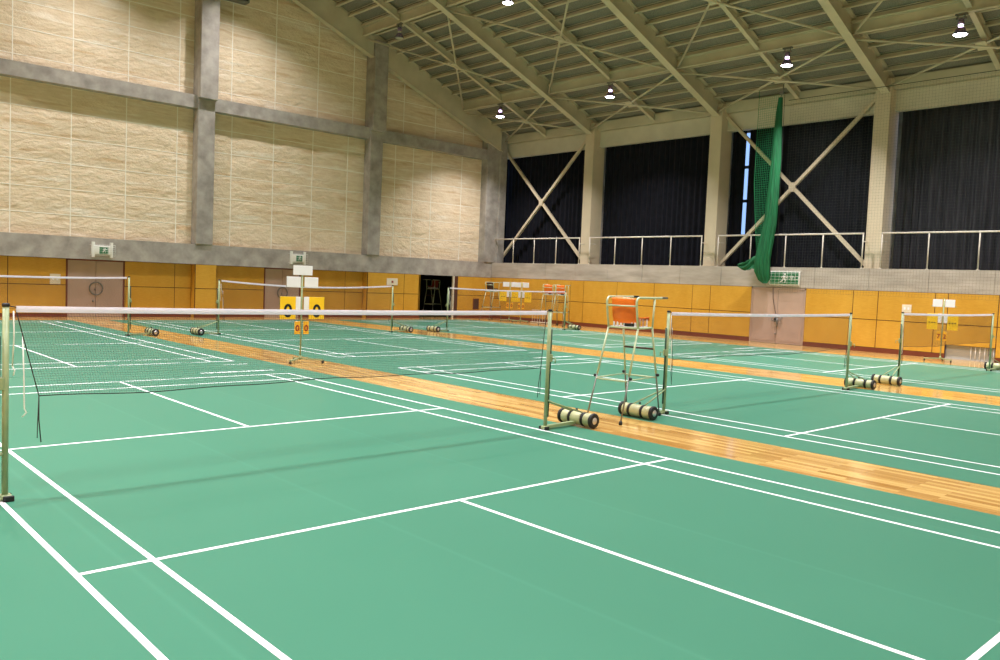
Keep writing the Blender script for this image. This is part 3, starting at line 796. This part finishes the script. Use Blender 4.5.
stand('score stand before the low barred window at the right edge', (22.7, 2.0, 0), -PI / 2 + .1, '', '', '7', '2', False, .86)
stand('score stand in the far corner, front one of the overlapping pair', (22.85, 20.85, 0), -PI / 2 + .75, '', '', '0', '0', False, .95)
stand('score stand in the far corner, half hidden behind the other score stand', (22.85, 21.65, 0), -PI / 2 + .75, '', '', '0', '0', False)

# white folding bars by the far wall
o = thing('low_rack', 'low rack of thin white bars by the wall in the far corner', 'rack', (23.6, 20.2, 0))
MB().beam((0, -.65, .04), (0, .65, .04), .2, .03).beam((0, -.65, .62), (0, .65, .62), .03, .03).build('rack_frame', M['rail'], o)
for i in range(8): MB().tube([(0, -.6 + 1.2 * i / 7, .05), (0, -.6 + 1.2 * i / 7, .61)], .011, 6).build('rack_bar', M['rail'], o)

# ------------------------------------------------------------------ wall fittings
def exit_sign(label, loc, rz, w, h, green):
    o = thing('exit_sign', label, 'exit sign', loc, rz, 'exit signs')
    MB().bbox(-w / 2, w / 2, -.09, 0, -h / 2, h / 2, .01).build('sign_box', M['exitwhite'], o)
    R = (PI / 2, 0, 0)
    face = MB().box(-w / 2 + .03, w / 2 - .03, -.096, -.09, -h / 2 + .03, h / 2 - .03).build('sign_face', M['exitgreen'] if green else M['exitwhite'], o)
    # running figure: head, body, limbs as raised shapes
    m = M['exitwhite'] if green else M['exitgreen']; s = h * .8
    mb = MB()
    cx = 0 if green else .06
    def limb(pts, r): mb.tube([(cx + a * s, -.1, b * s) for a, b in pts], r * s, 6)
    if not green:
        MB().box(cx - .17, cx + .13, -.099, -.096, -h / 2 + .02, h / 2 - .05).build('pictogram', M['exitgreen'], o)
        m = M['exitwhite']; s *= .8
    mb.lathe([(0, -.004), (.1 * s, -.002), (.1 * s, .002), (0, .004)], (cx + .08 * s, -.1, .36 * s), 'Y', 14)
    limb([(.04, .22), (-.04, -.05)], .1); limb([(.06, .2), (.25, .08), (.34, .16)], .045); limb([(.0, .2), (-.2, .14), (-.26, .0)], .045)
    limb([(-.02, -.06), (.17, -.17), (.12, -.42)], .06); limb([(-.06, -.06), (-.16, -.26), (-.36, -.34)], .06)
    mb.build('running_figure', m, o)
    if green:
        text('lettering', '非常口', .2, M['exitwhite'], o, (.3, -.1, 0), R, .001, 1)
    cg = MB()
    xs = [-w / 2 - .05 + (w + .1) * i / (8 if green else 6) for i in range((8 if green else 6) + 1)]
    for x in xs: cg.tube([(x, -.16, -h / 2 - .03), (x, -.16, h / 2 + .03)], .004, 5)
    for i in range(6): z = -h / 2 - .03 + (h + .06) * i / 5; cg.tube([(-w / 2 - .05, -.16, z), (w / 2 + .05, -.16, z)], .004, 5)
    for x in (xs[0], xs[-1]):
        for z in (-h / 2 - .03, h / 2 + .03): cg.tube([(x, -.16, z), (x, 0, z)], .006, 5)
    cg.build('guard_cage', M['exitwhite'], o)
    if not green:
        for x in (-w / 2 + .05, w / 2 - .05): MB().box(x - .045, x + .045, -.1, 0, -h / 2 - .1, h / 2 + .13).build('mounting_strap', M['exitwhite'], o)
    return o
exit_sign('white exit sign with small green figure above the door nearest the left edge', (5.05, YN, 2.45), 0, .72, .32, False)
exit_sign('white exit sign partly hidden behind the top board of the near score stand', (12.9, YN, 2.55), 0, .72, .32, False)
exit_sign('green exit sign with white running figure over the beige door', (XE, 8.05, 2.47), -PI / 2, 1.2, .5, True)

def plate(label, loc, rz, w, h, spot=None):
    o = thing('switch_plate', label, 'switch plate', loc, rz, 'switch plates on the panelling')
    MB().bbox(-w / 2, w / 2, -.03, 0, -h / 2, h / 2, .006).build('plate', M['switch'], o)
    if spot: MB().bbox(-.05, .05, -.045, -.03, -.05, .05, .004).build('button', spot, o)
    else:
        for x in (-w / 5, w / 5): MB().bbox(x - .03, x + .03, -.04, -.03, -.04, .04, .004).build('switch', M['whitecard'], o)
plate('ivory switch plate left of the mauve door nearest the left edge', (3.62, YR, 1.35), 0, .34, .36)
plate('ivory plate with a red button on the panelling left of the storeroom doorway', (17.85, YN, 1.7), 0, .62, .32, M['redplastic'])
plate('ivory switch plate on the panelling left of the score stand at the right edge', (XE, 3.62, 1.56), -PI / 2, .3, .26)
o = thing('wall_hatch', 'small dark red hatch low on the wall near the room corner', 'hatch', (23.1, YN, .72), 0)
MB().bbox(-.2, .2, -.03, 0, -.28, .28, .008).build('hatch_frame', M['skirt'], o)
MB().bbox(-.16, .16, -.035, -.02, -.24, .24, .005).build('hatch_door', M['brownplastic'], o)
o = thing('wall_speaker', 'dark grey box mounted high on the end wall beside the tall concrete column', 'speaker', (9.85, YN + .2, 12.75), 0)
MB().bbox(-.55, .55, -.4, 0, -.2, .55, .02).build('cabinet', M['metalgrey'], o)
MB().box(-.48, .48, -.41, -.4, -.13, .48).build('grille', M['rubber'], o)
o = thing('hanging_cable', 'thin dark cable hanging down the beige door', 'cable', (XE, 8.35, 0))
MB().tube([(-.03, .15, 2.1), (-.035, .12, 1.7), (-.04, .02, 1.3), (-.05, -.04, 1.1), (-.05, -.03, .95)], .012, 6).build('cable', M['rubber'], o)
MB().bbox(-.07, -.02, -.09, .03, .82, .96, .008).build('plug', M['rubber'], o)

# ------------------------------------------------------------------ divider net and protective net
o = thing('divider_net', 'green divider net gathered into a hanging bunch before the curtains', 'divider net', (23.66, 0, 0))
path = [(0, 8.43, 9.1, .1), (0, 8.45, 8.6, .14), (0, 8.45, 7.8, .18), (0, 8.46, 6.8, .22), (0, 8.49, 5.6, .26), (0, 8.56, 4.5, .29), (0, 8.68, 3.7, .32), (0, 8.78, 3.1, .35), (.05, 8.8, 2.7, .36), (.06, 8.72, 2.38, .26), (.06, 8.66, 2.25, .1)]
n = 72; v = []; f = []
for i, (x, y, z, r) in enumerate(path):
    for k in range(n):
        t = 2 * PI * k / n; rr = r * .78 * (1 + .14 * math.sin(11 * t + z * .9) + .07 * math.sin(23 * t - z))
        v.append((x + .62 * rr * math.cos(t), y + rr * math.sin(t), z))
for i in range(len(path) - 1):
    for k in range(n): f.append((i * n + k, i * n + (k + 1) % n, (i + 1) * n + (k + 1) % n, (i + 1) * n + k))
f += [tuple(range(n)), tuple(reversed(range((len(path) - 1) * n, len(path) * n)))]
MB().add(v, f, 0, True).build('gathered_net', M['greennet'], o)
# loose tail flopped over the parapet
tail = MB(); pts = []
for i in range(13):
    u = i / 12
    pts.append((.02 - .1 * u, 8.9 + .85 * u, 2.98 + .06 * math.sin(u * 7) - .1 * u * u))
random.seed(5)
m_ = 9; v = []; f = []
for i, p in enumerate(pts):
    u = i / 12; wd = .24 * (1 - u) ** .7 + .05
    for side in (0, 1):
        for j in range(m_):
            t = -1 + 2 * j / (m_ - 1)
            v.append((p[0] + .05 * math.sin(5 * t + u * 9) + side * .03, p[1], p[2] + t * wd + random.uniform(-.02, .02)))
for i in range(12):
    for j in range(m_ - 1):
        a = i * 2 * m_ + j; b = a + 2 * m_; f.append((a, a + 1, b + 1, b)); a += m_; b += m_; f.append((b, b + 1, a + 1, a))
    for j in (0, m_ - 1): a = i * 2 * m_ + j; f.append((a, a + m_, a + 3 * m_, a + 2 * m_))
for i in (0, 12):
    for j in range(m_ - 1): a = i * 2 * m_ + j; f.append((a, a + 1, a + 1 + m_, a + m_))
tail.add(v, f, 0, True); tail.build('loose_tail', M['greennet'], o)
# sheer hanging edge left of the bunch
mb = MB()
ye = [(9.3, 9.45), (9.3, 6.0), (9.15, 4.4), (9.0, 3.1)]
def edge(z):
    for (ya, za), (yb_, zb) in zip(ye, ye[1:]):
        if zb <= z <= za: return yb_ + (ya - yb_) * (z - zb) / (za - zb)
    return ye[-1][0]
def ybunch(z): return 8.42 + (9.1 - z) * .045
z = 9.2
while z > 3.2:
    mb.tube([(0, ybunch(z), z), (.0, edge(z), z - .02)], .004, 3, cap=False, smooth=False); z -= .085
for k in range(1, 10):
    mb.tube([(0, ybunch(z) + (edge(z) - ybunch(z)) * k / 10, z) for z in (9.2, 7.5, 6, 4.8, 3.2)], .004, 3, cap=False, smooth=False)
mb.build('sheer_edge', M['greencord'], o)
MB().tube([(0, 9.3, 9.45), (0, 9.3, 6), (0, 9.15, 4.4), (0, 9, 3.1)], .011, 6).build('edge_rope', M['greencord'], o)
MB().tube([(0, 8.43, 9.05), (0, 8.38, 9.3), (0, 8.3, 9.7)], .02, 6).bbox(-.04, .04, 8.32, 8.48, 9.2, 9.34, .02).build('hanger', M['metalgrey'], o)
MB().tube([(0.02, 8.28, 9.2), (.02, 8.24, 6), (.02, 8.2, 3)], .009, 6).build('pull_rope', M['rubber'], o)

mb = MB(); x = 0; c_ = .1; r = .0013
y = -1.4
while y < 8.15:
    mb.add([(-r, y - r, 1.95), (r, y - r, 1.95), (0, y + r, 1.95), (-r, y - r, 9.0), (r, y - r, 9.0), (0, y + r, 9.0)], [(0, 1, 4, 3), (1, 2, 5, 4), (2, 0, 3, 5)]); y += c_
z = 1.95
while z < 9.0:
    mb.add([(-r, -1.4, z - r), (r, -1.4, z - r), (0, -1.4, z + r), (-r, 8.15, z - r), (r, 8.15, z - r), (0, 8.15, z + r)], [(0, 1, 4, 3), (1, 2, 5, 4), (2, 0, 3, 5)]); z += c_
o = mb.build('protective_net', M['greycord'], None, (23.85, 0, 0)); tag(o, 'fine dark protective net hung before the curtains from divider net to right edge', 'protective net')
MB().tube([(0, -1.4, 9.0), (0, 8.2, 9.0)], .012, 6).build('head_rope', M['greycord'], o)

# ------------------------------------------------------------------ world, camera, view
w = bpy.data.worlds.new('World'); SC.world = w; w.use_nodes = True
bg = w.node_tree.nodes['Background']; bg.inputs['Color'].default_value = (.35, .55, 1, 1); bg.inputs['Strength'].default_value = 1.4

f, yaw, pit, roll, cx, cy, cz = 817.95284, 0.74699, 0.05814, 0.04104, -4.49116, -7.26584, 1.87839
cyw, syw, cp, sp = math.cos(yaw), math.sin(yaw), math.cos(pit), math.sin(pit)
fw = Vector((syw * cp, cyw * cp, -sp)); rt = Vector((cyw, -syw, 0)); up = rt.cross(fw)
cr, sr = math.cos(roll), math.sin(roll)
rt2 = rt * cr + up * sr; up2 = up * cr - rt * sr
cam = bpy.data.cameras.new('camera'); co = bpy.data.objects.new('camera', cam); COL.objects.link(co)
m = Matrix((rt2, up2, -fw)).transposed().to_4x4(); m.translation = Vector((cx, cy, cz)); co.matrix_world = m
cam.sensor_width = 36; cam.lens = f / 1000 * 36; cam.clip_start = .05; cam.clip_end = 200
SC.camera = co
vs = SC.view_settings
SC.display_settings.display_device = 'sRGB'
vs.view_transform = 'Standard'; vs.look = 'None'; vs.gamma = 1; vs.use_curve_mapping = False; vs.exposure = 0.0
